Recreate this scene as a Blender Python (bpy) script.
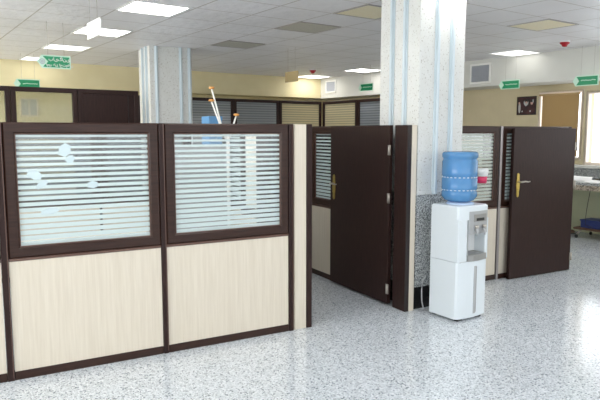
import bpy, bmesh, math, random
from mathutils import Vector, Matrix
random.seed(7)
PI = math.pi
scene = bpy.context.scene
C = scene.collection
for o in list(bpy.data.objects): bpy.data.objects.remove(o)

# ---------------------------------------------------------------- camera
CAM_H = 1.58
cam_d = bpy.data.cameras.new('camera'); cam = bpy.data.objects.new('camera', cam_d); C.objects.link(cam)
cam_d.sensor_width = 36; cam_d.lens = 36.0 * 600 / 600; cam_d.clip_start = 0.05
cam.location = (0, 0, CAM_H)
cam.rotation_euler = (PI/2 - math.atan(68/600), 0, math.radians(-29))
scene.camera = cam

# ---------------------------------------------------------------- world, exposure
world = bpy.data.worlds.new('sky'); scene.world = world; world.use_nodes = True
wbg = world.node_tree.nodes['Background']
wbg.inputs[0].default_value = (0.93, 0.97, 1.0, 1); wbg.inputs[1].default_value = 3.2
scene.view_settings.view_transform = 'Standard'; scene.view_settings.look = 'None'
scene.view_settings.gamma = 1; scene.view_settings.use_curve_mapping = False
scene.view_settings.exposure = 0.0
LAMP = 9.0            # emission of the stronger ceiling lights, the unseen ones included
LAMP_WEAK = 2.1      # dimmed so the walls beside these lights do not blow out
TH = math.radians(6)                  # the room shell stands at six degrees to the partitions
def S(x, y, z=0.0):
    c, s = math.cos(TH), math.sin(TH)
    return Vector((c*x - s*y, s*x + c*y, z))
def area(name, loc, rot, sx, sy, power, col=(1, 1, 1)):
    d = bpy.data.lights.new(name, 'AREA'); d.shape = 'RECTANGLE'; d.size = sx; d.size_y = sy
    d.energy = power; d.color = col
    o = bpy.data.objects.new(name, d); C.objects.link(o); o.location = loc; o.rotation_euler = rot
    return o
# daylight at unseen windows behind and beside the camera, tilted up for the ceiling
area('daylight_behind', S(1.5, -3.6, 1.65), (PI/2 + 1.2, 0, TH), 9.0, 1.6, 10, (0.93, 0.97, 1.0))
area('daylight_left', S(-4.4, 2.0, 1.65), (PI/2 + .8, 0, TH - PI/2), 6.0, 1.6, 135, (0.95, 0.98, 1.0))
area('fill_far_left', S(-4.4, 8.9, 1.9), (PI/2 + .6, 0, TH - PI/2 - .1), 3.0, 1.2, 230, (0.97, 0.98, 1.0))  # extra fill added to brighten the back of the room

# ---------------------------------------------------------------- materials
def lin(r, g, b):
    f = lambda v: (v/255/12.92) if v/255 <= 0.04045 else ((v/255 + 0.055)/1.055)**2.4
    return (f(r), f(g), f(b), 1)
def mat(name, col, rough=0.5, metal=0.0, spec=0.5, emit=None, es=0.0, trans=0.0):
    m = bpy.data.materials.new(name); m.use_nodes = True
    p = m.node_tree.nodes['Principled BSDF']
    p.inputs['Base Color'].default_value = col; p.inputs['Roughness'].default_value = rough
    p.inputs['Metallic'].default_value = metal; p.inputs['Specular IOR Level'].default_value = spec
    p.inputs['Transmission Weight'].default_value = trans
    if emit: p.inputs['Emission Color'].default_value = emit; p.inputs['Emission Strength'].default_value = es
    return m
def nd(m, t, **kw):
    n = m.node_tree.nodes.new(t)
    for k, v in kw.items(): setattr(n, k, v)
    return n
def lk(m, a, b): m.node_tree.links.new(a, b)
def coords(m, scale=(1, 1, 1)):
    tc = nd(m, 'ShaderNodeTexCoord'); mp = nd(m, 'ShaderNodeMapping')
    mp.inputs['Scale'].default_value = scale; lk(m, tc.outputs['Object'], mp.inputs['Vector'])
    return mp.outputs['Vector']
def ramp(m, fac, stops, interp='LINEAR'):
    r = nd(m, 'ShaderNodeValToRGB'); r.color_ramp.interpolation = interp
    e = r.color_ramp.elements
    e[0].position, e[0].color = stops[0]; e[1].position, e[1].color = stops[-1]
    for p, c in stops[1:-1]:
        x = e.new(p); x.color = c
    lk(m, fac, r.inputs['Fac']); return r.outputs['Color']
def noise_col(name, stops, scale, detail=2.0, rough=0.5, spec=0.5, stretch=(1, 1, 1), bump=0.0, bscale=None):
    m = mat(name, stops[0][1], rough, spec=spec); p = m.node_tree.nodes['Principled BSDF']
    v = coords(m, stretch); n = nd(m, 'ShaderNodeTexNoise'); n.inputs['Scale'].default_value = scale
    n.inputs['Detail'].default_value = detail; lk(m, v, n.inputs['Vector'])
    lk(m, ramp(m, n.outputs['Fac'], stops), p.inputs['Base Color'])
    if bump:
        b = nd(m, 'ShaderNodeBump'); b.inputs['Strength'].default_value = bump; b.inputs['Distance'].default_value = 0.01
        n2 = nd(m, 'ShaderNodeTexNoise'); n2.inputs['Scale'].default_value = bscale or scale
        lk(m, v, n2.inputs['Vector']); lk(m, n2.outputs['Fac'], b.inputs['Height']); lk(m, b.outputs['Normal'], p.inputs['Normal'])
    return m
def terrazzo(name, chips, scale, rough, spec=0.5, fine=None, bump=0.0):
    """stone chips: one flat tone per voronoi cell, broken up by a finer layer"""
    m = mat(name, chips[0][1], rough, spec=spec); p = m.node_tree.nodes['Principled BSDF']
    v = coords(m); vo = nd(m, 'ShaderNodeTexVoronoi'); vo.inputs['Scale'].default_value = scale; lk(m, v, vo.inputs['Vector'])
    sep = nd(m, 'ShaderNodeSeparateColor'); lk(m, vo.outputs['Color'], sep.inputs[0])
    c = ramp(m, sep.outputs[0], chips, 'CONSTANT')
    n = nd(m, 'ShaderNodeTexNoise'); n.inputs['Scale'].default_value = 2.2; n.inputs['Detail'].default_value = 3; lk(m, v, n.inputs['Vector'])
    c2 = ramp(m, n.outputs['Fac'], [(0.3, (0.93, 0.93, 0.93, 1)), (0.7, (1, 1, 1, 1))])
    mx = nd(m, 'ShaderNodeMix', data_type='RGBA', blend_type='MULTIPLY'); mx.inputs[0].default_value = 1
    lk(m, c, mx.inputs[6]); lk(m, c2, mx.inputs[7]); lk(m, mx.outputs[2], p.inputs['Base Color'])
    if bump:
        b = nd(m, 'ShaderNodeBump'); b.inputs['Strength'].default_value = bump; b.inputs['Distance'].default_value = 0.004
        n2 = nd(m, 'ShaderNodeTexNoise'); n2.inputs['Scale'].default_value = 6
        lk(m, v, n2.inputs['Vector']); lk(m, n2.outputs['Fac'], b.inputs['Height']); lk(m, b.outputs['Normal'], p.inputs['Normal'])
    return m
L = lin
M = {}
M['floor'] = terrazzo('terrazzo_floor', [(0, L(202, 209, 215)), (0.2, L(222, 228, 233)), (0.45, L(190, 197, 203)), (0.62, L(236, 240, 244)), (0.8, L(210, 217, 222)), (0.9, L(124, 132, 140))], 120, 0.14, 0.85, bump=0.08)
M['ceil'] = None
M['cream'] = noise_col('cream_wall', [(0.35, L(233, 220, 176)), (0.65, L(238, 226, 184))], 3, rough=0.8)
M['tan'] = noise_col('tan_wall', [(0.35, L(206, 193, 160)), (0.65, L(212, 199, 166))], 3, rough=0.8)
M['pale'] = noise_col('pale_bulkhead', [(0.35, L(214, 214, 208)), (0.65, L(220, 220, 214))], 2, rough=0.7)
M['green_wall'] = noise_col('pale_green_wall', [(0.35, L(196, 200, 170)), (0.65, L(202, 206, 176))], 3, rough=0.7)
M['wood'] = noise_col('dark_wood_laminate', [(0.3, L(38, 24, 22)), (0.7, L(52, 34, 31))], 14, 4, 0.42, 0.22, (6, 6, 0.5))
M['woodrail'] = noise_col('dark_wood_laminate_crosswise', [(0.3, L(42, 24, 18)), (0.7, L(58, 36, 28))], 14, 4, 0.36, 0.3, (0.5, 6, 6))
M['edge'] = mat('black_edge_strip', L(34, 24, 24), 0.35)
M['bevel'] = mat('brown_bevel_strip', L(98, 72, 62), 0.3)
M['beige'] = noise_col('maple_laminate', [(0.3, L(211, 201, 184)), (0.7, L(221, 212, 196))], 10, 5, 0.45, 0.4, (9, 9, 0.35))
M['alu'] = mat('aluminium', L(172, 166, 166), 0.35, 0.7)
M['brass'] = mat('brass', L(204, 180, 104), 0.28, 0.85)
M['steel'] = mat('brushed_steel', L(190, 184, 176), 0.3, 0.9)
M['seat'] = mat('pale_blue_plastic', L(190, 208, 232), 0.4)
M['black'] = mat('black_stone', L(22, 22, 24), 0.25)
M['white'] = mat('white_plastic', L(238, 240, 240), 0.32)
M['whitegloss'] = mat('cooler_white', L(221, 229, 234), 0.22)
M['silver'] = mat('silver_plastic', L(176, 178, 180), 0.35, 0.3)
M['ledge'] = mat('tray_grey', L(150, 150, 148), 0.35, 0.2)
M['dark'] = mat('dark_plastic', L(28, 30, 34), 0.3)
M['paint'] = mat('white_paint', L(240, 240, 236), 0.4)
M['frame_white'] = mat('window_frame_cream', L(238, 224, 212), 0.4)
M['red'] = mat('red_plastic', L(168, 26, 40), 0.35)
M['pink'] = mat('pink_plastic', L(218, 60, 105), 0.4)
M['orange'] = mat('varnished_wood', L(222, 158, 84), 0.35)
M['green'] = mat('sign_green', L(22, 150, 100), 0.4)
M['mint'] = mat('sign_border', L(206, 240, 220), 0.4)
M['shadedback'] = mat('shaded_sign_back', L(176, 156, 112), 0.6)  # back of a sign, its shade put in as tan
M['wire'] = mat('hanging_wire', L(160, 152, 144), 0.5)
M['paper'] = mat('paper', L(245, 245, 245), 0.7)
M['bluebox'] = mat('dark_blue_plastic', L(42, 58, 120), 0.45)
M['skyblue'] = mat('light_blue_plastic', L(96, 150, 196), 0.45)
M['brown'] = mat('brown_rubber', L(104, 78, 62), 0.6)
M['desk'] = mat('pale_desk', L(226, 224, 214), 0.45)
M['louvre'] = mat('vent_grey', L(182, 186, 194), 0.5)
M['beigelamp'] = noise_col('unlit_diffuser', [(0.4, L(250, 240, 206)), (0.6, L(252, 244, 214))], 30, rough=0.35)
M['greylamp'] = noise_col('unlit_grey_diffuser', [(0.4, L(184, 182, 172)), (0.6, L(192, 190, 180))], 30, rough=0.4)
M['lamp'] = mat('lit_diffuser', (1, 1, 1, 1), 0.4, emit=(1, 0.975, 0.93, 1), es=LAMP)
M['lampweak'] = mat('lit_diffuser_dimmed', (1, 1, 1, 1), 0.4, emit=(1, 0.975, 0.93, 1), es=LAMP_WEAK)
M['marble'] = None
def speckled_white():
    m = mat('white_speckled_stone', L(236, 235, 232), 0.5, spec=0.3); p = m.node_tree.nodes['Principled BSDF']
    v = coords(m); n = nd(m, 'ShaderNodeTexNoise'); n.inputs['Scale'].default_value = 70; n.inputs['Detail'].default_value = 1
    lk(m, v, n.inputs['Vector'])
    a = ramp(m, n.outputs['Fac'], [(0.0, L(222, 223, 221)), (0.64, L(218, 219, 216)), (0.70, L(186, 182, 176)), (1.0, L(140, 134, 128))])
    n2 = nd(m, 'ShaderNodeTexNoise'); n2.inputs['Scale'].default_value = 9; lk(m, v, n2.inputs['Vector'])
    b = ramp(m, n2.outputs['Fac'], [(0.3, (0.95, 0.95, 0.94, 1)), (0.7, (1, 1, 1, 1))])
    mx = nd(m, 'ShaderNodeMix', data_type='RGBA', blend_type='MULTIPLY'); mx.inputs[0].default_value = 1
    lk(m, a, mx.inputs[6]); lk(m, b, mx.inputs[7]); lk(m, mx.outputs[2], p.inputs['Base Color'])
    return m
M['marble'] = speckled_white()
M['rib'] = mat('pale_blue_white_channel', L(204, 216, 222), 0.3)  # pale blue strips, colour lowered for the shade of their grooves
M['stone'] = terrazzo('grey_terrazzo', [(0, L(150, 154, 156)), (0.3, L(196, 200, 200)), (0.55, L(104, 108, 112)), (0.72, L(216, 220, 220)), (0.9, L(78, 82, 86))], 150, 0.35)
M['stone_tan'] = terrazzo('beige_terrazzo', [(0, L(176, 164, 148)), (0.4, L(204, 192, 176)), (0.7, L(136, 126, 116)), (0.9, L(96, 90, 84))], 60, 0.35)

def ceiling_mat():
    m = mat('ceiling_tiles', L(214, 212, 210), 0.42, spec=0.5); p = m.node_tree.nodes['Principled BSDF']
    tc = nd(m, 'ShaderNodeTexCoord'); sep = nd(m, 'ShaderNodeSeparateXYZ'); lk(m, tc.outputs['Object'], sep.inputs[0])
    def seam(out, off, cell):
        a = nd(m, 'ShaderNodeMath', operation='SUBTRACT'); lk(m, out, a.inputs[0]); a.inputs[1].default_value = off
        b = nd(m, 'ShaderNodeMath', operation='DIVIDE'); lk(m, a.outputs[0], b.inputs[0]); b.inputs[1].default_value = cell
        c = nd(m, 'ShaderNodeMath', operation='PINGPONG'); lk(m, b.outputs[0], c.inputs[0]); c.inputs[1].default_value = 0.5
        d = nd(m, 'ShaderNodeMath', operation='LESS_THAN'); lk(m, c.outputs[0], d.inputs[0]); d.inputs[1].default_value = 0.012
        return d.outputs[0]
    sx = seam(sep.outputs[0], 2.04, 0.63); sy = seam(sep.outputs[1], 5.6, 0.56)
    mx = nd(m, 'ShaderNodeMath', operation='MAXIMUM'); lk(m, sx, mx.inputs[0]); lk(m, sy, mx.inputs[1])
    n = nd(m, 'ShaderNodeTexNoise'); n.inputs['Scale'].default_value = 1.3; n.inputs['Detail'].default_value = 4; lk(m, tc.outputs['Object'], n.inputs['Vector'])
    base = ramp(m, n.outputs['Fac'], [(0.3, L(234, 233, 236)), (0.7, L(243, 242, 246))])
    mi = nd(m, 'ShaderNodeMix', data_type='RGBA'); lk(m, mx.outputs[0], mi.inputs[0]); lk(m, base, mi.inputs[6]); mi.inputs[7].default_value = L(190, 184, 180)
    lk(m, mi.outputs[2], p.inputs['Base Color'])
    n2 = nd(m, 'ShaderNodeTexNoise'); n2.inputs['Scale'].default_value = 9; n2.inputs['Detail'].default_value = 3; lk(m, tc.outputs['Object'], n2.inputs['Vector'])
    b = nd(m, 'ShaderNodeBump'); b.inputs['Strength'].default_value = 0.35; b.inputs['Distance'].default_value = 0.03
    lk(m, n2.outputs['Fac'], b.inputs['Height']); lk(m, b.outputs['Normal'], p.inputs['Normal'])
    return m
M['ceil'] = ceiling_mat()

def striped_glass(name, period, clear_top, clear_bot, z0, z1, col, trans=0.5, clear_tint=(1, 1, 1, 1), veil=0.0):
    """clear glass with horizontal frosted bands; the clear gaps get narrower towards the bottom"""
    m = bpy.data.materials.new(name); m.use_nodes = True; nt = m.node_tree; nt.nodes.clear()
    out = nd(m, 'ShaderNodeOutputMaterial')
    tc = nd(m, 'ShaderNodeTexCoord'); sep = nd(m, 'ShaderNodeSeparateXYZ'); lk(m, tc.outputs['Object'], sep.inputs[0])
    a = nd(m, 'ShaderNodeMath', operation='DIVIDE'); lk(m, sep.outputs[2], a.inputs[0]); a.inputs[1].default_value = period
    f = nd(m, 'ShaderNodeMath', operation='FRACT'); lk(m, a.outputs[0], f.inputs[0])
    mr = nd(m, 'ShaderNodeMapRange'); lk(m, sep.outputs[2], mr.inputs[0])
    mr.inputs[1].default_value = z0; mr.inputs[2].default_value = z1; mr.inputs[3].default_value = clear_bot; mr.inputs[4].default_value = clear_top
    lt = nd(m, 'ShaderNodeMath', operation='LESS_THAN'); lk(m, f.outputs[0], lt.inputs[0]); lk(m, mr.outputs[0], lt.inputs[1])
    df = nd(m, 'ShaderNodeBsdfDiffuse'); df.inputs[0].default_value = col
    tl = nd(m, 'ShaderNodeBsdfTranslucent'); tl.inputs[0].default_value = col
    fr = nd(m, 'ShaderNodeMixShader'); fr.inputs[0].default_value = trans; lk(m, df.outputs[0], fr.inputs[1]); lk(m, tl.outputs[0], fr.inputs[2])
    tr = nd(m, 'ShaderNodeBsdfTransparent'); tr.inputs[0].default_value = clear_tint
    vm = nd(m, 'ShaderNodeMixShader'); vm.inputs[0].default_value = veil; lk(m, tr.outputs[0], vm.inputs[1]); lk(m, fr.outputs[0], vm.inputs[2])
    mix = nd(m, 'ShaderNodeMixShader'); lk(m, lt.outputs[0], mix.inputs[0]); lk(m, fr.outputs[0], mix.inputs[1]); lk(m, vm.outputs[0], mix.inputs[2])
    gl = nd(m, 'ShaderNodeBsdfGlossy'); gl.inputs['Roughness'].default_value = 0.05
    fz = nd(m, 'ShaderNodeFresnel'); fz.inputs[0].default_value = 1.35
    o2 = nd(m, 'ShaderNodeMixShader'); lk(m, fz.outputs[0], o2.inputs[0]); lk(m, mix.outputs[0], o2.inputs[1]); lk(m, gl.outputs[0], o2.inputs[2])
    lk(m, o2.outputs[0], out.inputs[0]); return m
FROST = L(226, 240, 240)
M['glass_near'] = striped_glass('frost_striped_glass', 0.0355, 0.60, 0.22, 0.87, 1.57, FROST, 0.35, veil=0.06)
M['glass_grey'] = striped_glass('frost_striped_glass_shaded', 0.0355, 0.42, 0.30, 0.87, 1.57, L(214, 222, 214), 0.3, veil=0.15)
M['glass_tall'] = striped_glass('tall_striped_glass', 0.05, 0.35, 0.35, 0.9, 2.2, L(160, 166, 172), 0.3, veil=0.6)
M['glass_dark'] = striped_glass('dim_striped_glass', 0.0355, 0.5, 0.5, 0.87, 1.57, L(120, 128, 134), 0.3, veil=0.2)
M['glass_open'] = striped_glass('tall_clear_glass', 0.05, 0.4, 0.4, 0.9, 2.2, L(232, 222, 188), 0.4, veil=0.65)
M['glass_clear'] = striped_glass('clear_glass', 0.05, 1.1, 1.1, 0.9, 2.2, L(200, 200, 180), 0.3, clear_tint=L(232, 232, 218), veil=0.22)
def blind_mat():
    m = mat('tan_blind', L(178, 150, 104), 0.6); p = m.node_tree.nodes['Principled BSDF']
    return m
M['blind'] = blind_mat()
def bottle_mat():
    m = bpy.data.materials.new('blue_bottle_plastic'); m.use_nodes = True; nt = m.node_tree; nt.nodes.clear()
    out = nd(m, 'ShaderNodeOutputMaterial')
    df = nd(m, 'ShaderNodeBsdfDiffuse'); df.inputs[0].default_value = L(120, 186, 240)
    tl = nd(m, 'ShaderNodeBsdfTranslucent'); tl.inputs[0].default_value = L(140, 200, 250)
    tr = nd(m, 'ShaderNodeBsdfTransparent'); tr.inputs[0].default_value = L(160, 210, 246)
    a = nd(m, 'ShaderNodeMixShader'); a.inputs[0].default_value = 0.4; lk(m, df.outputs[0], a.inputs[1]); lk(m, tl.outputs[0], a.inputs[2])
    b = nd(m, 'ShaderNodeMixShader'); b.inputs[0].default_value = 0.35; lk(m, a.outputs[0], b.inputs[1]); lk(m, tr.outputs[0], b.inputs[2])
    gl = nd(m, 'ShaderNodeBsdfGlossy'); gl.inputs['Roughness'].default_value = 0.12
    fz = nd(m, 'ShaderNodeFresnel'); fz.inputs[0].default_value = 1.5
    c = nd(m, 'ShaderNodeMixShader'); lk(m, fz.outputs[0], c.inputs[0]); lk(m, b.outputs[0], c.inputs[1]); lk(m, gl.outputs[0], c.inputs[2])
    lk(m, c.outputs[0], out.inputs[0]); return m
M['bottle'] = bottle_mat()

# ---------------------------------------------------------------- mesh helpers
def new(): return bmesh.new()
def box(bm, x0, x1, y0, y1, z0, z1, bev=0.0, seg=1):
    r = bmesh.ops.create_cube(bm, size=1, matrix=Matrix.Translation(((x0+x1)/2, (y0+y1)/2, (z0+z1)/2)) @ Matrix.Diagonal((abs(x1-x0), abs(y1-y0), abs(z1-z0), 1)))
    if bev:
        ed = list({e for v in r['verts'] for e in v.link_edges})
        bmesh.ops.bevel(bm, geom=ed, offset=bev, segments=seg, affect='EDGES', profile=0.5)
    return bm
def tube(bm, pts, r, seg=10, caps=True):
    pts = [Vector(p) for p in pts]; rings = []
    for i, p in enumerate(pts):
        t = (pts[min(i+1, len(pts)-1)] - pts[max(i-1, 0)]).normalized()
        a = t.orthogonal().normalized() if abs(t.z) > 0.99 else t.cross(Vector((0, 0, 1))).normalized()
        b = t.cross(a); rr = r[i] if isinstance(r, (list, tuple)) else r
        rings.append([bm.verts.new(p + rr*(math.cos(2*PI*k/seg)*a + math.sin(2*PI*k/seg)*b)) for k in range(seg)])
    for A, B in zip(rings, rings[1:]):
        for k in range(seg):
            f = bm.faces.new((A[k], A[(k+1) % seg], B[(k+1) % seg], B[k])); f.smooth = True
    if caps: bm.faces.new(rings[0][::-1]); bm.faces.new(rings[-1])
    return bm
def lathe(bm, prof, seg=40, c=(0, 0, 0)):
    rings = []
    for r, z in prof:
        rings.append([bm.verts.new((c[0]+max(r, 1e-4)*math.cos(2*PI*k/seg), c[1]+max(r, 1e-4)*math.sin(2*PI*k/seg), c[2]+z)) for k in range(seg)])
    for A, B in zip(rings, rings[1:]):
        for k in range(seg):
            f = bm.faces.new((A[k], A[(k+1) % seg], B[(k+1) % seg], B[k])); f.smooth = True
    bm.faces.new(rings[0][::-1]); bm.faces.new(rings[-1])
    return bm
def prism(bm, poly, z0, z1, M4=None):
    lo = [bm.verts.new((x, y, z0)) for x, y in poly]; hi = [bm.verts.new((x, y, z1)) for x, y in poly]
    n = len(poly)
    for i in range(n): bm.faces.new((lo[i], lo[(i+1) % n], hi[(i+1) % n], hi[i]))
    bm.faces.new(lo[::-1]); bm.faces.new(hi)
    if M4: bmesh.ops.transform(bm, matrix=M4, verts=lo+hi)
    return bm
def frame(bm, x0, x1, z0, z1, w, y0, y1, bev=0.004):
    """rectangular sash in the XZ plane with mitred rails: section between y0 and y1"""
    out = [(x0, z0), (x1, z0), (x1, z1), (x0, z1)]; inn = [(x0+w, z0+w), (x1-w, z0+w), (x1-w, z1-w), (x0+w, z1-w)]
    c = min(bev, w/3)
    oo = [(x0+c, z0+c), (x1-c, z0+c), (x1-c, z1-c), (x0+c, z1-c)]; ii = [(x0+w-c, z0+w-c), (x1-w+c, z0+w-c), (x1-w+c, z1-w+c), (x0+w-c, z1-w+c)]
    loops = [(out, y0+c), (oo, y0), (ii, y0), (inn, y0+c), (inn, y1), (out, y1)]
    vs = [[bm.verts.new((x, y, z)) for x, z in l] for l, y in loops]
    for a in range(6):
        A, B = vs[a], vs[(a+1) % 6]
        for k in range(4): bm.faces.new((A[k], A[(k+1) % 4], B[(k+1) % 4], B[k]))
    return bm
def obj(name, bm, m, parent=None, loc=(0, 0, 0), rz=0.0):
    bmesh.ops.recalc_face_normals(bm, faces=bm.faces)
    me = bpy.data.meshes.new(name); bm.to_mesh(me); bm.free()
    for x in (m if isinstance(m, (list, tuple)) else [m]): me.materials.append(x)
    o = bpy.data.objects.new(name, me); C.objects.link(o); o.location = loc; o.rotation_euler = (0, 0, rz)
    if parent: o.parent = parent
    return o
def tag(o, label, cat, group=None):
    o['label'] = label; o['category'] = cat
    if group: o['group'] = group
    return o
def thing(name, label, cat, loc=(0, 0, 0), rz=0.0, group=None):
    o = bpy.data.objects.new(name, None); o.empty_display_size = 0.1; C.objects.link(o)
    o.location = loc; o.rotation_euler = (0, 0, rz); return tag(o, label, cat, group)
def struct(name, bm, m, rz=0.0, loc=(0, 0, 0), parent=None):
    o = obj(name, bm, m, parent, loc, rz)
    if not parent: o['kind'] = 'structure'
    return o
def dup(root, loc, rz, label, group=None):
    r = root.copy(); C.objects.link(r); r.location = loc; r.rotation_euler = (0, 0, rz); r['label'] = label
    if group: r['group'] = group
    for ch in list(root.children):
        c = ch.copy(); C.objects.link(c); c.parent = r
        for g in list(ch.children):
            d = g.copy(); C.objects.link(d); d.parent = c
    return r

# ---------------------------------------------------------------- room shell (turned by TH)
X0, X1, Y0, Y1, ZC = -4.6, 9.1, -3.8, 11.9, 2.8
struct('floor', box(new(), X0-.2, X1+.2, Y0-.2, Y1+.2, -.1, 0), M['floor'], TH)
struct('ceiling', box(new(), X0-.2, X1+.2, Y0-.2, Y1+.2, ZC, ZC+.1), M['ceil'], TH)
struct('wall_back', box(new(), X0-.2, X1+.2, Y1, Y1+.2, 0, ZC), M['cream'], TH)
struct('trim_1', box(new(), X0, 8.5, 11.3, Y1, 2.36, ZC), M['cream'], TH)          # bulkhead along the back wall
struct('trim_2', box(new(), 8.5, X1, Y0, Y1, 2.35, ZC), M['pale'], TH)             # bulkhead along the window wall
# window wall: openings [y0, y1, z0, z1]
wins = [(5.27, 6.02, 1.16, 2.23), (3.2, 5.18, 1.06, 2.19), (1.0, 3.0, 1.06, 2.19), (-2.6, 0.8, 1.06, 2.19)]
b = new()
ys = [Y0]; 
edges = sorted([w[0] for w in wins] + [w[1] for w in wins])
prev = Y0
for (a, c, z0, z1) in sorted(wins):
    box(b, X1, X1+.2, prev, a, 0, ZC); box(b, X1, X1+.2, a, c, 0, z0); box(b, X1, X1+.2, a, c, z1, ZC); prev = c
box(b, X1, X1+.2, prev, Y1+.2, 0, ZC)
struct('wall_right', b, M['tan'], TH)
b = new()
for a, c in ((X0-.2, -3.4), (6.4, X1+.2)): box(b, a, c, Y0-.2, Y0, 0, ZC)
box(b, -3.4, 6.4, Y0-.2, Y0, 0, .85); box(b, -3.4, 6.4, Y0-.2, Y0, 2.5, ZC)
struct('wall_front', b, M['pale'], TH)
b = new()
box(b, X0-.2, X0, Y0, -1.2, 0, ZC); box(b, X0-.2, X0, 5.2, 6.2, 0, ZC); box(b, X0-.2, X0, 10.4, Y1, 0, ZC); box(b, X0-.2, X0, 6.2, 10.4, 0, 1.2); box(b, X0-.2, X0, 6.2, 10.4, 2.55, ZC); box(b, X0-.2, X0, -1.2, 5.2, 0, .85); box(b, X0-.2, X0, -1.2, 5.2, 2.5, ZC)  # rear opening added for the far left fill light
struct('wall_left', b, M['cream'], TH)
# speckled stone band on the window wall between counter and sill, pale green below
struct('trim_3', box(new(), 9.07, X1, 1.0, 6.6, .86, 1.02), M['stone'], TH)
struct('trim_4', box(new(), 8.98, 9.1, .9, 6.6, 1.02, 1.065, .006), M['pale'], TH)
struct('trim_5', box(new(), 9.08, X1, 1.0, 6.6, 0, .78), M['green_wall'], TH)
# window 1: blind
def window(name, y0, y1, z0, z1, w=.06):
    b = new(); frame(b, 0, y1-y0, z0, z1, w, -.03, .05)
    o = struct(name, b, M['frame_white'], TH + PI/2, S(X1+.05, y0)); return o
w1 = window('window_1', 5.24, 6.04, 1.13, 2.25, .05)
b = new()
n = 42
for i in range(n):
    z = 1.19 + i*(0.98/n)
    vs = [b.verts.new(p) for p in ((.06, .075, z), (.70, .075, z), (.70, .088, z+.026), (.06, .088, z+.026))]; b.faces.new(vs)
    vs = [b.verts.new(p) for p in ((.06, .078, z-.0015), (.70, .078, z-.0015), (.70, .091, z+.0245), (.06, .091, z+.0245))]; b.faces.new(vs)
box(b, .05, .75, .07, .11, 2.17, 2.20)
bl = obj('window_blind', b, M['blind'], w1)
obj('blind_cord', tube(tube(new(), [(.17, -.0+.06, 2.18), (.17, .06, 1.18)], .005, 6), [(.62, .06, 2.18), (.62, .06, 1.18)], .005, 6), M['frame_white'], w1)
w2 = window('window_2', 3.17, 5.21, 1.06, 2.22, .05)
obj('mullion', box(new(), .98, 1.03, -.02, .04, 1.08, 2.2), M['frame_white'], w2)
window('window_3', .97, 3.03, 1.03, 2.22, .05)

# ---------------------------------------------------------------- columns
def column(x0, x1, y0, y1, ribs, base=True, corner_rib=False):
    b = new()
    zb = 1.03 if base else 0.0
    box(b, x0, x1, y0, y1, zb, ZC, .004)
    o = struct('column', b, M['marble'])
    rb = new()
    for side, p in ribs:
        if side == 'f': (box(rb, p-.024, p+.024, y0-.012, y0+.002, zb, ZC, .003), box(rb, p-.013, p+.013, y0-.034, y0-.010, zb, ZC, .008, 2))
        else: (box(rb, x0-.012, x0+.002, p-.024, p+.024, zb, ZC, .003), box(rb, x0-.034, x0-.010, p-.013, p+.013, zb, ZC, .008, 2))
    obj('channel_strip', rb, M['rib'], o)
    if base:
        obj('stone_base', box(new(), x0+.006, x1-.006, y0+.008, y1-.008, .2, zb), M['stone'], o)
        obj('skirting', box(new(), x0+.012, x1-.012, y0+.014, y1-.014, 0, .2), M['black'], o)
        obj('upper_lip', box(new(), x0-.006, x1+.006, y0-.008, y1+.006, zb, zb+.03, .004), M['marble'], o)
    return o
column(3.425, 3.945, 4.075, 4.63, [('f', 3.615), ('f', 3.785), ('l', 4.44), ('l', 4.255)])
column(2.345, 2.97, 8.65, 9.25, [('f', 2.44), ('f', 2.80), ('f', 2.93), ('l', 8.78), ('l', 8.98)], base=False)

# ---------------------------------------------------------------- low partitions
HP = 1.64
def module(w, label, glass, group, loc, rz=0, lower='beige', stripes=True, sash=.07):
    """one partition unit: local x 0..w, front face at y=0 looking to -y, 0.05 thick"""
    t = thing('partition_panel', label, 'partition', loc, rz, group)
    b = new(); frame(b, 0, w, .79, HP, sash, -.004, .050, .010)
    s = obj('window_sash', b, M['woodrail'], t)
    obj('bevel_gloss_line', frame(new(), sash-.001, w-sash+.001, .79+sash-.001, HP-sash+.001, .006, .004, .012, .001), M['bevel'], s)  # lighter brown line, painted as the highlight on the sash bevel
    obj('glass', box(new(), sash, w-sash, .020, .026, .79+sash, HP-sash), M[glass], t)
    obj('rail', box(new(), 0, w, .001, .046, .770, .789, .003), M['bevel'], t)
    obj('lower_panel', box(new(), 0.002, w-.002, .006, .044, .055, .771), M[lower], t)
    obj('kickboard', box(new(), 0, w, .000, .050, 0, .056, .003), M['woodrail'], t)
    return t
def post(name, x0, x1, y0, y1, label, m='wood', h=HP, line=True, rz=0, group=None, z0=0):
    t = thing(name, label, 'partition post', ((x0+x1)/2, (y0+y1)/2, 0), rz, group)
    w, d = (x1-x0)/2, (y1-y0)/2
    obj('post_core', box(new(), -w, w, -d, d, z0, h, .003), M[m], t)
    if line: obj('edge_line', box(new(), w-.008, w-.003, -d-.003, -d+.001, .02, h-.005), M['bevel'], t)
    return t
FY = 4.105
G1 = 'front row of glazed partition panels'
module(1.0, 'glazed partition panel cut off at the left edge of the photo, first of the front row', 'glass_near', G1, (-.85, FY, 0))
post('partition_post', .152, .192, FY-.006, FY+.056, 'slim dark post between the cut-off panel and the first whole front panel')
module(.968, 'front glazed partition panel left of the middle post, scraps of tape on its striped glass', 'glass_near', G1, (.194, FY, 0))
post('partition_post', 1.163, 1.199, FY-.006, FY+.056, 'slim dark post in the middle of the front partition, between its two whole glazed panels')
module(.975, 'front glazed partition panel right of the middle post, coat stand tips above it', 'glass_near', G1, (1.2, FY, 0))
post('partition_post', 2.176, 2.215, FY-.006, FY+.056, 'slim dark post between the last front glazed panel and the pale end board')
t = thing('partition_end_board', 'narrow full-height pale board with a dark edge closing the front partition at the doorway', 'partition', (2.226, FY, 0))
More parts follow.
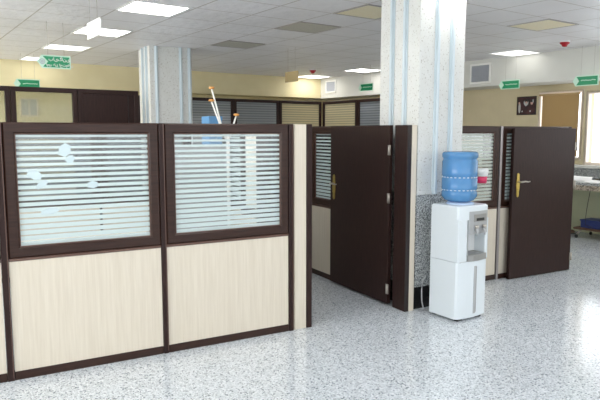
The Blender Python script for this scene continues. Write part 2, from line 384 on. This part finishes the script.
obj('board', box(new(), 0, .108, .002, .048, 0.0, HP, .002), M['beige'], t)
obj('dark_edge', box(new(), .109, .158, -.004, .060, 0, HP, .003), M['wood'], t)
# tape scraps and marks stuck on the glass of the first whole panel
def scrap(x, z, w, h, a, label, mt='paper'):
    poly = [(-w/2, -h/2), (w*.1, -h*.6), (w/2, -h*.2), (w*.4, h*.45), (-w*.1, h*.6), (-w/2, h*.2)]
    b = prism(new(), poly, 0, .0012, Matrix.Rotation(a, 4, 'Y') @ Matrix.Rotation(PI/2, 4, 'X'))
    tag(obj('tape_scrap', b, M[mt], None, (x, FY+.0195, z)), label, 'tape scrap', 'scraps of tape left on the front glass')
M['tape'] = mat('old_tape', L(200, 216, 220), 0.5)
for x, z, w, h, a, l in ((.555, 1.465, .075, .075, .2, 'torn pale tape patch highest on the front striped glass'),
                         (.585, 1.405, .05, .05, .7, 'small torn tape patch just under the highest patch on the front glass'),
                         (.37, 1.31, .09, .05, .5, 'ragged tape patch near the left stile of the front glass'),
                         (.41, 1.25, .08, .035, -.5, 'slanted tape strip below the ragged patch on the front glass'),
                         (.45, 1.075, .11, .035, -.1, 'long flat tape strip in the lower left of the front glass'),
                         (.72, 1.235, .07, .04, .1, 'small tape scrap in the middle of the front glass')):
    scrap(x, z, w, h, a, l, 'tape')

# corridor side: glazed partition along x = 3.34, seen from -x  (local x runs towards -Y)
module(1.28, 'glazed partition panel in the corridor, half hidden behind the brown door beside the pale end board', 'glass_near', None, (3.335, 5.76, 0), -PI/2, sash=.075)
post('partition_post', 3.33, 3.385, 5.765, 5.82, 'dark post at the far edge of the corridor glazing')
t = thing('partition_jamb', 'short dark jamb with pale front edge standing against the white speckled column', 'door post', (3.326, 4.07, 0))
obj('jamb_face', box(new(), -.022, .0, .0, .168, 0, HP, .003), M['wood'], t)
obj('edge_strip', box(new(), -.022, .022, -.012, .0, 0, HP, .002), M['edge'], t)
obj('pale_edge', box(new(), .022, .078, -.012, .03, 0, HP, .002), M['beige'], t)
obj('jamb_back', box(new(), .0, .05, .03, .168, 0, HP, .002), M['beige'], t)

def handle(parent, side=1):
    """brass plate and lever; local: plate in XZ plane, facing -y, lever towards +x"""
    e = []
    b = new()
    poly = []
    H2 = .128; W2 = .025
    for k in range(24):
        a = 2*PI*k/24; c, s = math.cos(a), math.sin(a)
        poly.append((W2*(1 if c > 0 else -1)*abs(c)**.5*(1-.25*abs(s)**6)*(.72+.28*math.cos(3*a)**2), H2*(1 if s > 0 else -1)*abs(s)**.8))
    prism(b, poly, 0, .007, Matrix.Rotation(PI/2, 4, 'X'))
    lathe_b = b
    pl = obj('handle', b, M['brass'], parent)
    b = new(); tube(b, [(0, -.004, .035), (0, -.05, .035), (.01, -.056, .036), (.05, -.058, .040), (.10, -.056, .034), (.125, -.054, .038)], [.009, .009, .010, .009, .007, .006], 12)
    obj('lever', b, M['steel'], pl)
    b = new(); lathe(b, [(.0, 0), (.008, .001), (.008, .012), (.0, .014)], 16); bmesh.ops.rotate(b, cent=(0, 0, 0), matrix=Matrix.Rotation(PI/2, 3, 'X'), verts=b.verts)
    bmesh.ops.translate(b, vec=(0, -.006, -.045), verts=b.verts)
    obj('keyhole', b, M['brass'], pl)
    return pl
def hinge(parent, x, z, y=-.004):
    b = new(); tube(b, [(x, y-.006, z-.045), (x, y-.006, z+.045)], .007, 10)
    box(b, x-.022, x+.018, y-.003, y+.001, z-.045, z+.045)
    return obj('hinge', b, M['steel'], parent)
def door(label, w, loc, rz, zb=.012, h=HP, hinges=True):
    t = thing('partition_door', label, 'door', loc, rz)
    obj('leaf', box(new(), 0, w, 0, .04, zb, h, .0025), M['wood'], t)
    p = handle(t); p.location = (.075, -.001, 1.02)
    if hinges:
        for z in (1.42, .99, .16): hinge(t, w+.008, z)
    return t
door('dark brown partition door standing open between the corridor glazing and the white column', .985, (3.285, 5.275, 0), -PI/2 + .0, .02)
door('dark brown partition door standing open to the right of the water cooler', .985, (5.02, 4.43, 0), 0, .006, 1.62, True)

# second enclosure, behind the water cooler
PY = 4.52
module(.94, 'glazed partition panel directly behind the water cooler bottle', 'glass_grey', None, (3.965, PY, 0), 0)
post('partition_post', 4.915, 4.945, PY-.008, PY+.056, 'slim grey metal post between the panel behind the cooler and the open door', 'alu', line=False)
module(1.05, 'glazed partition panel almost wholly hidden behind the open door beside the cooler', 'glass_near', None, (4.947, PY, 0), 0, sash=.062)
post('partition_post', 6.0, 6.05, PY-.0, PY+.056, 'dark corner post behind the hinge side of the open door beyond the cooler')
for i in range(2):
    module(1.15, 'side glazed partition running back from the far door, ' + ('nearer half' if i == 0 else 'farther half'), 'glass_near', None, (6.0, 5.74+1.16*i, 0), -PI/2)
# rear rows of both enclosures (seen through the clear gaps of the striped glass)
for i in range(3):
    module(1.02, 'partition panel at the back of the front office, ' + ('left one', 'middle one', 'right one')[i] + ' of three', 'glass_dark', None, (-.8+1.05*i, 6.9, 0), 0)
    post('partition_post', .225-.0+1.05*i, .245+1.05*i, 6.895, 6.955, 'dark post at the back of the front office, ' + ('left one', 'middle one', 'right one')[i] + ' of three')
module(1.25, 'side partition of the front office facing the corridor, nearer half', 'desk', None, (2.39, 4.175, 0), PI/2)
module(1.25, 'side partition of the front office facing the corridor, farther half', 'glass_near', None, (2.55, 5.46, 0), PI/2)

# added furniture, gives light and dark patches in the gaps of the striped glass
def desk(label, x0, x1, y0, y1):
    t = thing('office_desk', label, 'desk', (x0, y0, 0)); w, d = x1-x0, y1-y0
    obj('desk_top', box(new(), 0, w, 0, d, .71, .74, .004), M['desk'], t)
    obj('modesty_panel', box(new(), .04, w-.04, .03, .05, .12, .70), M['desk'], t)
    for x in (.02, w-.05):
        obj('side_panel', box(new(), x, x+.03, .05, d-.03, 0, .71), M['desk'], t)
    return t
desk('pale desk added inside the front office to lighten the gaps of the left striped glass', .25, 1.35, 4.45, 5.15)
bk = thing('bookcase', 'narrow dark bookcase added to darken the gaps at the right edge of the front striped glass', 'bookcase', (2.165, 4.42, 0))
obj('case_side', box(new(), 0, .02, 0, .26, 0, 1.55, .002), M['wood'], bk); obj('case_side', box(new(), .165, .185, 0, .26, 0, 1.55, .002), M['wood'], bk)
obj('case_back', box(new(), .02, .165, .245, .26, 0, 1.55), M['wood'], bk)
for z in (.02, .4, .78, 1.16, 1.53): obj('shelf', box(new(), .02, .165, .0, .245, z, z+.018), M['wood'], bk)
# coat stand: white tubes with wooden discs
cs = thing('coat_stand', 'white metal coat stand with wooden disc tips rising above the front partition', 'coat stand', (2.06, 5.05, 0))
b = new(); tube(b, [(0, 0, .02), (0, 0, 1.55)], .016, 12); obj('pole', b, M['paint'], cs)
b = new(); lathe(b, [(.17, 0), (.17, .015), (.05, .03), (.02, .05)], 32); obj('base', b, M['paint'], cs)
tips = [(-.155, -.02, 1.955), (-.17, -.05, 1.845), (.075, -.02, 1.725), (.12, .12, 1.62), (-.02, .15, 1.60)]
for tp in tips:
    a = obj('hook_arm', tube(new(), [(0, 0, 1.48), (tp[0]*.25, tp[1]*.25, 1.55), tp], .0075, 10), M['paint'], cs)
    d = (Vector(tp) - Vector((0, 0, 1.5))).normalized()
    b = new(); lathe(b, [(.0, -.004), (.022, 0), (.027, .008), (.022, .017), (0, .021)], 20)
    bmesh.ops.translate(b, vec=tp, verts=b.verts)
    obj('wooden_tip', b, M['orange'], a)
bx = thing('storage_box', 'light blue box whose top shows over the front partition behind the coat stand', 'box', (2.18, 6.4, 0))
# added cabinet carrying the blue box
cb = thing('filing_cabinet', 'grey filing cabinet added in the front office with the light blue box on top', 'cabinet', (2.12, 6.25, 0))
obj('body', box(new(), -.3, .34, -.2, .25, 0, 1.44, .004), M['silver'], cb)
for k in range(4):
    d = obj('drawer', box(new(), -.21, .21, -.212, -.2, .05+.335*k, .365+.335*k, .004), M['silver'], cb)
    obj('pull', box(new(), -.05, .05, -.225, -.212, .25+.335*k, .265+.335*k, .003), M['steel'], d)
bx.location = (2.38, 6.3, 1.44)
obj('bin', box(new(), -.075, .075, -.12, .12, 0, .31, .006), M['skyblue'], bx)
obj('rim', frame(new(), -.078, .078, .27, .31, .008, -.124, -.118, .001), M['skyblue'], bx)

# ---------------------------------------------------------------- tall partitions at the back
def tall(label, w, h, loc, rz, kind, z0=.95, side=.06):
    t = thing('tall_partition', label, 'tall partition', loc, rz)
    b = new(); frame(b, 0, w, 0.0, h, side, 0, .06, .006); obj('frame', b, M['wood'], t)
    if kind == 'solid':
        obj('dark_board', box(new(), side, w-side, .015, .045, side, h-side), M['wood'], t)
        obj('inner_strip', box(new(), w-side-.09, w-side-.08, .005, .016, side, h-side), M['edge'], t)
    else:
        obj('cross_rail', box(new(), side, w-side, .005, .055, z0-.06, z0, .003), M['wood'], t)
        obj('glass', box(new(), side, w-side, .026, .032, z0, h-side), M[kind], t)
        obj('lower_panel', box(new(), side, w-side, .015, .045, side, z0-.06), M['beige'], t)
    return t
TYL = 8.3
tall('tall dark-framed clear glass screen cut off at the left edge of the photo', .98, 2.15, S(.41, TYL), TH, 'glass_clear')
tall('tall dark-framed clear glass screen under the lower green sign', .81, 2.15, S(1.395, TYL), TH, 'glass_clear')
tall('tall solid dark board standing against the far white column', .83, 2.15, S(2.21, TYL), TH, 'solid')
TYB = 10.85
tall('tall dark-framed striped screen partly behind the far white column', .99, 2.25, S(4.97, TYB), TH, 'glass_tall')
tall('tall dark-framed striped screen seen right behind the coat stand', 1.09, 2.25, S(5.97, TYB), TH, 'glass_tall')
tall('tall dark-framed screen with pale stripes beneath the shaded hanging sign', 1.12, 2.25, S(7.07, TYB), TH, 'glass_open')
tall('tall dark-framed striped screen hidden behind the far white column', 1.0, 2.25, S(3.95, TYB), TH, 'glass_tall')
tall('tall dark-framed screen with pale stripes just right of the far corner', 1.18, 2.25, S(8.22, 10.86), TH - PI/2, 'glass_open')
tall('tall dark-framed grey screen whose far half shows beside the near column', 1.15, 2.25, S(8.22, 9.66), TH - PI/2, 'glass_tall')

# ---------------------------------------------------------------- ceiling fittings
CX, CY = 2.04, 5.6
def panel(i, j, kind, label, group=None):
    t = thing('ceiling_light', label, 'ceiling light', S(CX+.63*i, CY+.56*j, ZC), TH, group)
    b = new(); w, d = .58, .54
    for a in ((.0, w, .0, .02), (.0, w, d-.02, d), (0, .02, .02, d-.02), (w-.02, w, .02, d-.02)): box(b, a[0], a[1], a[2], a[3], -.008, -.0005)
    obj('light_frame', b, M['alu'] if kind in ('greylamp', 'beigelamp') else M['white'], t)
    obj('diffuser', box(new(), .02, w-.02, .02, d-.02, -.006, -.001), M[kind], t)
    return t
panel(0, 0, 'lamp', 'lit square ceiling light nearest the camera, above the far column')
panel(0, 3, 'lamp', 'lit ceiling light second in the left row, beside the blank hanging sign')
panel(0, 6, 'lampweak', 'lit ceiling light third in the left row, over the large green sign')
panel(0, 9, 'lampweak', 'lit ceiling light farthest in the left row, partly behind the large green sign')
panel(9.3, 0, 'lampweak', 'lit ceiling light right of the near column, above the square wall vent')
panel(9, 6, 'lamp', 'lit ceiling light beside the near column, over the small green sign')
panel(9, 9, 'lamp', 'lit ceiling light in the far corner behind the shaded sign')
for i in (6,):
    panel(i, 0, 'lamp', 'ceiling light hidden by the near column, lit to brighten the room')
GO = 'unseen ceiling lights added to brighten the room'
for i in (-6, -3, 0, 3, 6, 9):  # rows out of view, added for more light
    for j in (-12, -8, -4):
        if (i, j) != (6, -4): panel(i, j, 'lamp', 'unseen square ceiling light overhead, added to brighten the room', GO)
for i, j in [(a, c) for a in (-6, -3) for c in (0, 3, 6, 9)]:
    panel(i, j, 'lamp', 'unseen square ceiling light overhead, added to brighten the room', GO)
panel(3, 0, 'greylamp', 'unlit grey ceiling light in the middle of the ceiling')
panel(3, 3, 'greylamp', 'unlit grey ceiling light behind the middle one, near the far column')
panel(3, -2, 'beigelamp', 'unlit beige ceiling light touching the near column on its left')
panel(6.35, -3, 'beigelamp', 'unlit beige ceiling light right of the near column')
def detector(x, y, label):
    t = thing('smoke_detector', label, 'smoke detector', S(x, y, ZC), TH)
    b = new(); lathe(b, [(.065, -.015), (.07, -.008), (.07, 0)], 28); obj('base_ring', b, M['white'], t)
    b = new(); lathe(b, [(.012, -.075), (.03, -.07), (.042, -.045), (.062, -.032), (.064, -.0155)], 28); obj('sensor_head', b, M['red'], t)
detector(7.7, 4.75, 'red smoke detector on the ceiling right of the beige light, above the rightmost green sign')
detector(7.1, 9.7, 'red smoke detector on the ceiling above the shaded hanging sign')

# vents on the window-side bulkhead, facing -x
def vent(y0, y1, z0, z1, label):
    t = thing('air_vent', label, 'air vent', S(8.498, y1), TH - PI/2); w = y1-y0
    obj('vent_frame', frame(new(), 0, w, z0, z1, .035, -.02, 0, .006), M['paint'], t)
    obj('vent_back', box(new(), .03, w-.03, -.004, -.001, z0+.03, z1-.03), M['louvre'], t)
    b = new(); n = 13
    for i in range(n):
        z = z0+.045+(z1-z0-.09)*i/(n-1)
        vs = [b.verts.new(p) for p in ((.033, -.018, z-.008), (w-.033, -.018, z-.008), (w-.033, -.006, z+.010), (.033, -.006, z+.010))]; b.faces.new(vs)
    for i in range(1, 6):
        x = .033+(w-.066)*i/6; box(b, x-.003, x+.003, -.0195, -.016, z0+.033, z1-.033)
    obj('louvres', b, M['louvre'], t)
vent(6.55, 6.98, 2.40, 2.74, 'square white-framed air vent on the bulkhead right of the near column')
vent(10.72, 11.1, 2.46, 2.74, 'small white-framed air vent high in the far corner')

# ---------------------------------------------------------------- hanging signs
def squiggle(bm, x0, x1, z, amp, y, r=.004, seed=1):
    rnd = random.Random(seed); x = x0; pts = []
    while x <= x1:
        pts.append((x, y, z + rnd.uniform(-amp, amp))); x += .012
    tube(bm, pts, r, 5)
def persian(parent, text, size, x, z, y):
    cu = bpy.data.curves.new('lettering', 'FONT'); cu.body = text; cu.size = size; cu.align_x = 'CENTER'; cu.align_y = 'CENTER'; cu.extrude = .0006; cu.offset = .0004
    o = bpy.data.objects.new('lettering', cu); C.objects.link(o); o.parent = parent
    o.location = (x, y, z); o.rotation_euler = (PI/2, 0, 0); cu.materials.append(M['paint'])
    bpy.context.view_layer.update()
    me = bpy.data.meshes.new_from_object(o.evaluated_get(bpy.context.evaluated_depsgraph_get()))
    n = bpy.data.objects.new('lettering', me); C.objects.link(n); n.parent = parent; n.location = (x, y, z); n.rotation_euler = (PI/2, 0, 0)
    bpy.data.objects.remove(o); return n
def sign(label, loc, rz, w=.35, h=.15, kind='arrow', text=None, drop=None):
    """board in local XZ plane, centre at origin, written side towards -y"""
    t = thing('hanging_sign', label, 'sign', loc, rz)
    face = {'blank': 'paint', 'tan': 'shadedback'}.get(kind, 'mint')
    if kind in ('blank', 'tan'):
        poly = [(-w/2, -h/2), (w/2, -h/2), (w/2, h*.1), (w/2+.012, h*.2), (w/2-.004, h/2), (-w/2, h/2)]
    else: poly = [(-w/2, -h/2), (w/2, -h/2), (w/2, h/2), (-w/2, h/2), (-w/2-.025, h*.22), (-w/2-.045, 0), (-w/2-.025, -h*.22)]
    obj('board', prism(new(), poly, -.004, .004, Matrix.Rotation(PI/2, 4, 'X')), M[face], t)
    top = ZC - loc[2]
    for x in (-w*.28, w*.28):
        obj('wire', tube(new(), [(x, 0, h/2-.004), (x, 0, top)], .0013, 6), M['wire'], t)
    if kind in ('arrow', 'logo'):
        m = .013
        g = [(-w/2+m, -h/2+m), (w/2-m, -h/2+m), (w/2-m, h/2-m), (-w/2+m, h/2-m), (-w/2+.055, 0)]
        obj('green_field', prism(new(), g, .0042, .0055, Matrix.Rotation(PI/2, 4, 'X')), M['green'], t)
    if kind == 'logo':
        d = .062; cx = -w/2+.005
        dm = obj('diamond_emblem', prism(new(), [(cx-d, 0), (cx, -d), (cx+d, 0), (cx, d)], .0057, .007, Matrix.Rotation(PI/2, 4, 'X')), M['mint'], t)
        b = new(); tube(b, [(cx+.026*math.cos(a*PI/12), -.0075, .026*math.sin(a*PI/12)) for a in range(25)], .0045, 6, False)
        tube(b, [(cx+.010*math.cos(a*PI/6), -.0075, .010*math.sin(a*PI/6)) for a in range(13)], .0045, 6, False)
        obj('emblem_ring', b, M['louvre'], dm)
        persian(t, '\u0628\u0627\u06cc\u06af\u0627\u0646\u06cc', .050, .03, .030, -.0062)
        persian(t, '\u0627\u0645\u0648\u0631 \u0647\u0627\u06cc \u0627\u062c\u062a\u0645\u0627\u0639\u06cc', .040, .035, -.032, -.0062)
    if kind == 'arrow':
        b = new(); squiggle(b, -w/2+.085, w/2-.03, .004, .007, -.0065, .006, int(abs(loc[0])*100)); obj('lettering', b, M['mint'], t)
    return t
sign('large green hanging sign with a white diamond emblem and two lines of script', S(1.70, 7.2, 2.36), TH, .31, .145, 'logo')
sign('green hanging sign low on the left, its bottom behind the tall glass screen', S(2.0, 10.3, 2.33), TH, .34, .15, 'arrow')
sign('blank white hanging sign turned edge-on near the second ceiling light', S(1.42, 4.80, 2.37), TH - PI/2, .34, .125, 'blank')
sign('hanging sign turned sideways in the middle of the room, its shade coloured in as tan', S(5.03, 7.40, 2.385), TH - PI/2, .33, .15, 'tan')
sign('small green arrow sign hanging just left of the near column', S(7.45, 8.5, 2.40), TH - PI/2, .36, .14, 'arrow')
sign('green arrow sign hanging beside the square wall vent', S(8.3, 6.02, 2.33), TH - PI/2, .34, .14, 'arrow')
sign('rightmost green arrow sign hanging in front of the bright window', S(8.35, 4.78, 2.31), TH - PI/2, .34, .145, 'arrow')

# ---------------------------------------------------------------- picture on the tan wall (facing -x)
pc = thing('framed_picture', 'small dark framed group portrait hanging on the tan wall above the far door', 'picture', S(9.098, 6.44, 1.87), TH - PI/2)
obj('frame', frame(new(), 0, .37, 0, .31, .016, -.018, 0, .003), M['edge'], pc)
M['photo'] = noise_col('dark_photo_print', [(0.3, L(26, 16, 18)), (0.55, L(60, 26, 30)), (0.7, L(84, 44, 44))], 7, rough=0.6)
obj('print', box(new(), .012, .358, -.008, -.001, .012, .298), M['photo'], pc)
M['skin'] = mat('print_flesh', L(206, 168, 156), 0.6); M['greyp'] = mat('print_grey', L(190, 190, 190), 0.6)
def blob(x, z, rx, rz_, m, y=-.0095):
    b = prism(new(), [(x+rx*math.cos(k*PI/8), z+rz_*math.sin(k*PI/8)) for k in range(16)], -y-.0012, -y, Matrix.Rotation(PI/2, 4, 'X'))
    obj('printed_figure', b, M[m], pc)
blob(.05, .12, .022, .09, 'greyp'); blob(.045, .20, .016, .022, 'skin')
blob(.175, .205, .045, .05, 'greyp'); blob(.18, .235, .034, .034, 'edge', -.0105); blob(.18, .205, .022, .022, 'skin', -.011); blob(.175, .172, .020, .026, 'greyp', -.0115)
blob(.285, .20, .024, .032, 'skin'); blob(.29, .228, .03, .018, 'edge', -.0105); blob(.31, .23, .010, .03, 'greyp', -.011)
blob(.105, .06, .013, .013, 'greyp'); blob(.26, .062, .014, .014, 'greyp')

nt = thing('framed_sheet', 'small framed grey sheet on the back wall seen through the tall clear screen', 'notice', S(2.14, 11.895, 1.86), TH)
obj('frame', frame(new(), 0, .32, 0, .34, .03, -.02, 0, .004), M['frame_white'], nt)
obj('sheet', box(new(), .028, .292, -.008, -.001, .028, .312), M['louvre'], nt)  # plain grey sheet in a pale frame, split by a divider
obj('divider', box(new(), .15, .165, -.014, -.008, .03, .31), M['frame_white'], nt)

# ---------------------------------------------------------------- counter, papers, things at the window wall
ct = thing('stone_counter', 'beige speckled stone counter beneath the windows beyond the far door', 'counter', S(8.35, 1.0, 0), TH)
obj('counter_top', box(new(), .0, .715, 0, 5.4, .81, .85, .004), M['stone'], ct)
obj('front_apron', box(new(), .0, .04, 0, 5.4, .735, .81, .003), M['stone_tan'], ct)
for y in (.3, 2.9, 5.3): obj('support', box(new(), .32, .7, y-.03, y+.03, 0, .81), M['green_wall'], ct)
def sheet(x, y, w, d, a, z, label, m='paper', bend=.0):
    b = new(); n = 6; rows = []
    for i in range(n+1):
        u = i/n; rows.append([b.verts.new((w*(u-.5), d*(v-.5), bend*math.sin(PI*u)*(1+.3*v) + .001)) for v in (0, .5, 1)])
    for A, B in zip(rows, rows[1:]):
        for k in range(2): b.faces.new((A[k], B[k], B[k+1], A[k+1]))
    r = bmesh.ops.extrude_face_region(b, geom=list(b.faces)); bmesh.ops.translate(b, vec=(0, 0, .002), verts=[v for v in r['geom'] if isinstance(v, bmesh.types.BMVert)])
    tag(obj('paper_sheet', b, M[m], None, S(x, y, z), TH + a), label, 'paper', 'loose papers on the stone counter')
sheet(8.72, 5.02, .26, .36, .3, .851, 'creased white paper nearest the far door on the stone counter', bend=.05)
sheet(8.55, 4.66, .24, .26, -.2, .851, 'white paper lying at the front edge of the stone counter', bend=.02)
sheet(8.90, 5.45, .22, .30, .1, .851, 'white paper against the wall at the far end of the counter', bend=.04)
sheet(8.60, 4.35, .28, .22, .5, .851, 'white paper at the photo edge of the stone counter', bend=.01)
def lump(name, label, cat, x, y, z, w, d, h, a, m):
    t = thing(name, label, cat, S(x, y, z), TH + a)
    obj('body', box(new(), -w/2, w/2, -d/2, d/2, 0, h, min(w, d, h)*.25, 2), M[m], t)
    obj('lid', box(new(), -w*.42, w*.42, -d*.42, d*.2, h, h+.008, .003), M['silver'], t)
lump('stapler', 'small black desk object between the papers on the stone counter', 'stapler', 8.74, 4.55, .85, .05, .16, .035, .2, 'dark')
lump('hole_punch', 'black desk gadget at the back of the stone counter', 'hole punch', 8.9, 4.72, .85, .09, .16, .05, -.2, 'dark')
tv = thing('grey_screen_back', 'grey flat screen back standing at the right end of the stone counter', 'screen', S(8.93, 4.35, .85), TH)
obj('screen_shell', box(new(), -.02, .02, -.25, .22, .04, .165, .006), M['louvre'], tv)
obj('screen_foot', box(new(), -.06, .06, -.08, .08, 0, .042, .004), M['dark'], tv)
tag(obj('window_ledge_tray', box(new(), -.03, .03, -.25, .2, 0, .022, .005), M['dark'], None, S(9.03, 4.5, 1.066), TH), 'thin dark tray lying on the window ledge at the photo edge', 'tray')
# low trolley with a blue crate beneath the counter
tr = thing('low_trolley', 'low dark trolley on shiny castor legs under the stone counter', 'trolley', S(8.72, 4.55, 0), TH)
obj('platform', box(new(), -.22, .22, -.42, .42, .13, .16, .01), M['brown'], tr)
for x, y in ((-.2, -.38), (-.2, .36), (.18, -.38), (.18, .36)):
    lg = obj('leg', tube(new(), [(x*.8, y*.85, .14), (x*1.05, y, .05)], .013, 8), M['steel'], tr)
    b = new(); lathe(b, [(.0, -.014), (.026, -.012), (.028, 0), (.026, .012), (0, .014)], 16); bmesh.ops.rotate(b, cent=(0, 0, 0), matrix=Matrix.Rotation(PI/2, 3, 'X'), verts=b.verts)
    bmesh.ops.translate(b, vec=(x*1.05, y, .0285), verts=b.verts); obj('castor', b, M['dark'], lg)
cr = thing('blue_crate', 'dark blue crate resting on the low trolley under the counter', 'crate', S(8.70, 4.55, .161), TH)
b = new(); box(b, -.15, .15, -.33, .33, 0, .10, .008); obj('crate_body', b, M['bluebox'], cr)
b = new(); box(b, -.16, .16, -.34, .34, .10, .12, .004); obj('crate_rim', b, M['bluebox'], cr)
sl = thing('brown_slipper', 'brown slipper on the floor under the counter beside the open door', 'slipper', S(8.78, 5.22, 0), TH + .3)
obj('sole', prism(new(), [(.05*math.cos(k*PI/8), .13*math.sin(k*PI/8)) for k in range(16)], 0, .02), M['dark'], sl)
b = new(); lathe(b, [(.046, .02), (.044, .045), (.025, .062), (0, .066)], 20); bmesh.ops.scale(b, vec=(1, 1.4, 1), verts=b.verts); bmesh.ops.translate(b, vec=(0, -.05, 0), verts=b.verts)
obj('upper', b, M['brown'], sl)
for k, (y, lab) in enumerate(((4.62, 'thin dark cable hanging in a loop from the counter by the crate'), (4.40, 'thin dark cable hanging nearest the photo edge from the counter'))):
    pts = [(-.015, .0, .84), (-.03, .0, .80)] + [(-.03+.01*math.sin(i*.6+k), .05*math.sin(i*.25+k), .80-.07*i) for i in range(1, 9)] + [(.1, .02, .2-.02*k)]
    tag(obj('hanging_cable', tube(new(), pts, .004, 6), M['dark'], None, S(8.35, y), TH), lab, 'cable')

# ---------------------------------------------------------------- water cooler
CR = math.radians(5)
wc = thing('water_cooler', 'white floor-standing water cooler with silver tap panel beside the near column', 'water cooler', (3.665, 3.79, 0), CR)
W2, D2, HC = .19, .15, .972
def footprint(w, d, bulge=.022, n=10, r=.03):
    p = []
    for i in range(n+1):                      # bowed front with rounded corners
        u = -1 + 2*i/n; p.append((u*(w-r*.5), -d - bulge*(1-u*u)))
    p.append((w, -d+r*.5)); p += [(w, d-.004), (w-.004, d), (-w+.004, d), (-w, d-.004), (-w, -d+r*.5)]
    return p
b = new()
prism(b, footprint(W2, D2), .02, .503)
obj('lower_body', b, M['whitegloss'], wc)
# upper shell with a recessed dispensing bay: side walls, back, lintel
b = new(); box(b, -W2, -.078, -D2-.006, D2, .5035, .86, .004, 1)
box(b, .152, W2, -D2-.004, D2, .505, .86, .010, 2); box(b, -.1, .16, -.035, D2, .505, .86)
obj('upper_shell', b, M['whitegloss'], wc)
b = new(); prism(b, footprint(W2, D2), .855, HC-.012)
p2 = footprint(W2-.012, D2-.012); lo = footprint(W2, D2)
a = [b.verts.new((x, y, HC-.012)) for x, y in lo]; c = [b.verts.new((x, y, HC)) for x, y in p2]
for i in range(len(a)): b.faces.new((a[i], a[(i+1) % len(a)], c[(i+1) % len(a)], c[i]))
b.faces.new(c)
obj('top_cap', b, M['whitegloss'], wc)
obj('seam', box(new(), -W2+.03, W2-.03, -D2-.006, -D2+.01, .500, .5055), M['silver'], wc)
tp = obj('control_panel', prism(new(), [(-.076, -D2-.02), (-.03, -D2-.027), (.04, -D2-.029), (.15, -D2-.020), (.15, -.03), (-.076, -.03)], .735, .925), M['silver'], wc)
ds = obj('display', box(new(), .0, .10, -D2-.0325, -D2-.026, .842, .868, .003), M['dark'], tp)
obj('display_surround', box(new(), -.03, .128, -D2-.0305, -D2-.024, .835, .90, .004), M['ledge'], tp)
for i, x in enumerate((-.01, .085)):
    b = new(); tube(b, [(x, -D2-.02, .775), (x, -D2-.045, .775), (x, -D2-.052, .765), (x, -D2-.052, .725)], [.012, .012, .011, .008], 12)
    t_ = obj('tap', b, M['silver'], wc)
    b = new(); lathe(b, [(.014, 0), (.018, .012), (.016, .022), (.006, .026)], 16, (x, -D2-.045, .785)); obj('tap_knob', b, M['steel'], t_)
obj('bay_back', box(new(), -.077, .152, -.04, -.034, .56, .74), M['white'], wc)
obj('bay_side', box(new(), -.080, -.071, -D2-.01, -.034, .51, .74), M['silver'], wc)
b = new(); prism(b, [(-.078, -D2-.02), (-.03, -D2-.034), (.04, -D2-.036), (.152, -D2-.020), (.152, -.034), (-.078, -.034)], .506, .558)
dt = obj('drip_tray', b, M['ledge'], wc)
b = new()
for i in range(7): box(b, -.07+.024*i, -.06+.024*i, -D2+.0, -.05, .558, .561)
obj('tray_grille', b, M['silver'], dt)
b = new()
vs = []
box(b, .025, .035, -D2-.0245, -D2-.019, .06, .455, .002)
obj('groove_shade', b, M['ledge'], wc)  # grey strip, the shade of the door groove put in as colour
b = new(); prism(b, [(.0, -D2-.0232), (.028, -D2-.0235), (.028, -D2-.02), (.0, -D2-.02)], .05, .46); obj('door_ridge', b, M['silver'], wc)
for x in (-.13, .10):
    for y in (-.13, .12): obj('foot', box(new(), x-.03, x+.03, y-.02, y+.02, 0, .02), M['dark'], wc)
obj('bottle_seat', lathe(new(), [(.0, HC-.002), (.115, HC-.002), (.112, HC+.012), (.08, HC+.018), (0, HC+.018)], 36), M['seat'], wc)
# bottle
wb = thing('water_bottle', 'large ribbed blue water bottle upside down on the white cooler', 'water bottle', (3.66, 3.80, HC+.018), CR)
R = .148
prof = [(.045, .0), (.095, .004), (.125, .018), (R, .05), (R, .085), (R-.006, .094), (R-.006, .10), (R, .109), (R, .125)]
prof += [(R, .2), (R-.008, .208), (R-.008, .216), (R, .224), (R, .245)]
prof += [(R, .345), (R-.009, .36), (R-.009, .368), (R+.002, .38), (R+.002, .408), (R-.006, .42), (R-.02, .426), (R-.05, .423), (.0, .418)]
obj('bottle_shell', lathe(new(), prof, 48), M['bottle'], wb)
b = new()
for zz in (.105, .212):
    for k in range(26):
        a = 2*PI*k/26
        m4 = Matrix.Rotation(a, 4, 'Z') @ Matrix.Translation((R-.002, 0, zz))
        r = bmesh.ops.create_icosphere(b, subdivisions=1, radius=.0075, matrix=m4 @ Matrix.Diagonal((.6, 1.6, .7, 1)))
obj('grip_bumps', b, M['rib'], wb)
# cable coil behind the cooler
tag(obj('power_cord', tube(new(), [(0, 0, .33), (-.035, .0, .28), (-.045, 0, .2), (-.04, 0, .1), (-.02, .0, .03), (.03, .02, .006), (.12, .06, .006)], .006, 8), M['silver'], None, (3.475, 3.985, 0)), 'pale power cord drooping behind the white water cooler', 'cord')
# cup in a holder on the glass behind the bottle
cu = thing('cup_holder', 'white cup with pink lower half fixed to the glass behind the blue bottle', 'cup holder', (4.605, 4.468, 1.08), 0)
obj('cup', lathe(new(), [(0, .05), (.058, .05), (.068, .10), (.064, .13), (0, .128)], 24), M['white'], cu)
obj('pink_sleeve', lathe(new(), [(0, -.02), (.05, -.02), (.058, .049), (0, .049)], 24), M['pink'], cu)
obj('bracket', box(new(), -.02, .02, .03, .073, .06, .09), M['white'], cu)
tag(obj('floor_crumb', lathe(new(), [(0, 0), (.008, .001), (.006, .004), (0, .005)], 8), M['brown'], None, (.62, 3.2, 0)), 'tiny dark crumb on the floor in front of the left front panel', 'crumb')
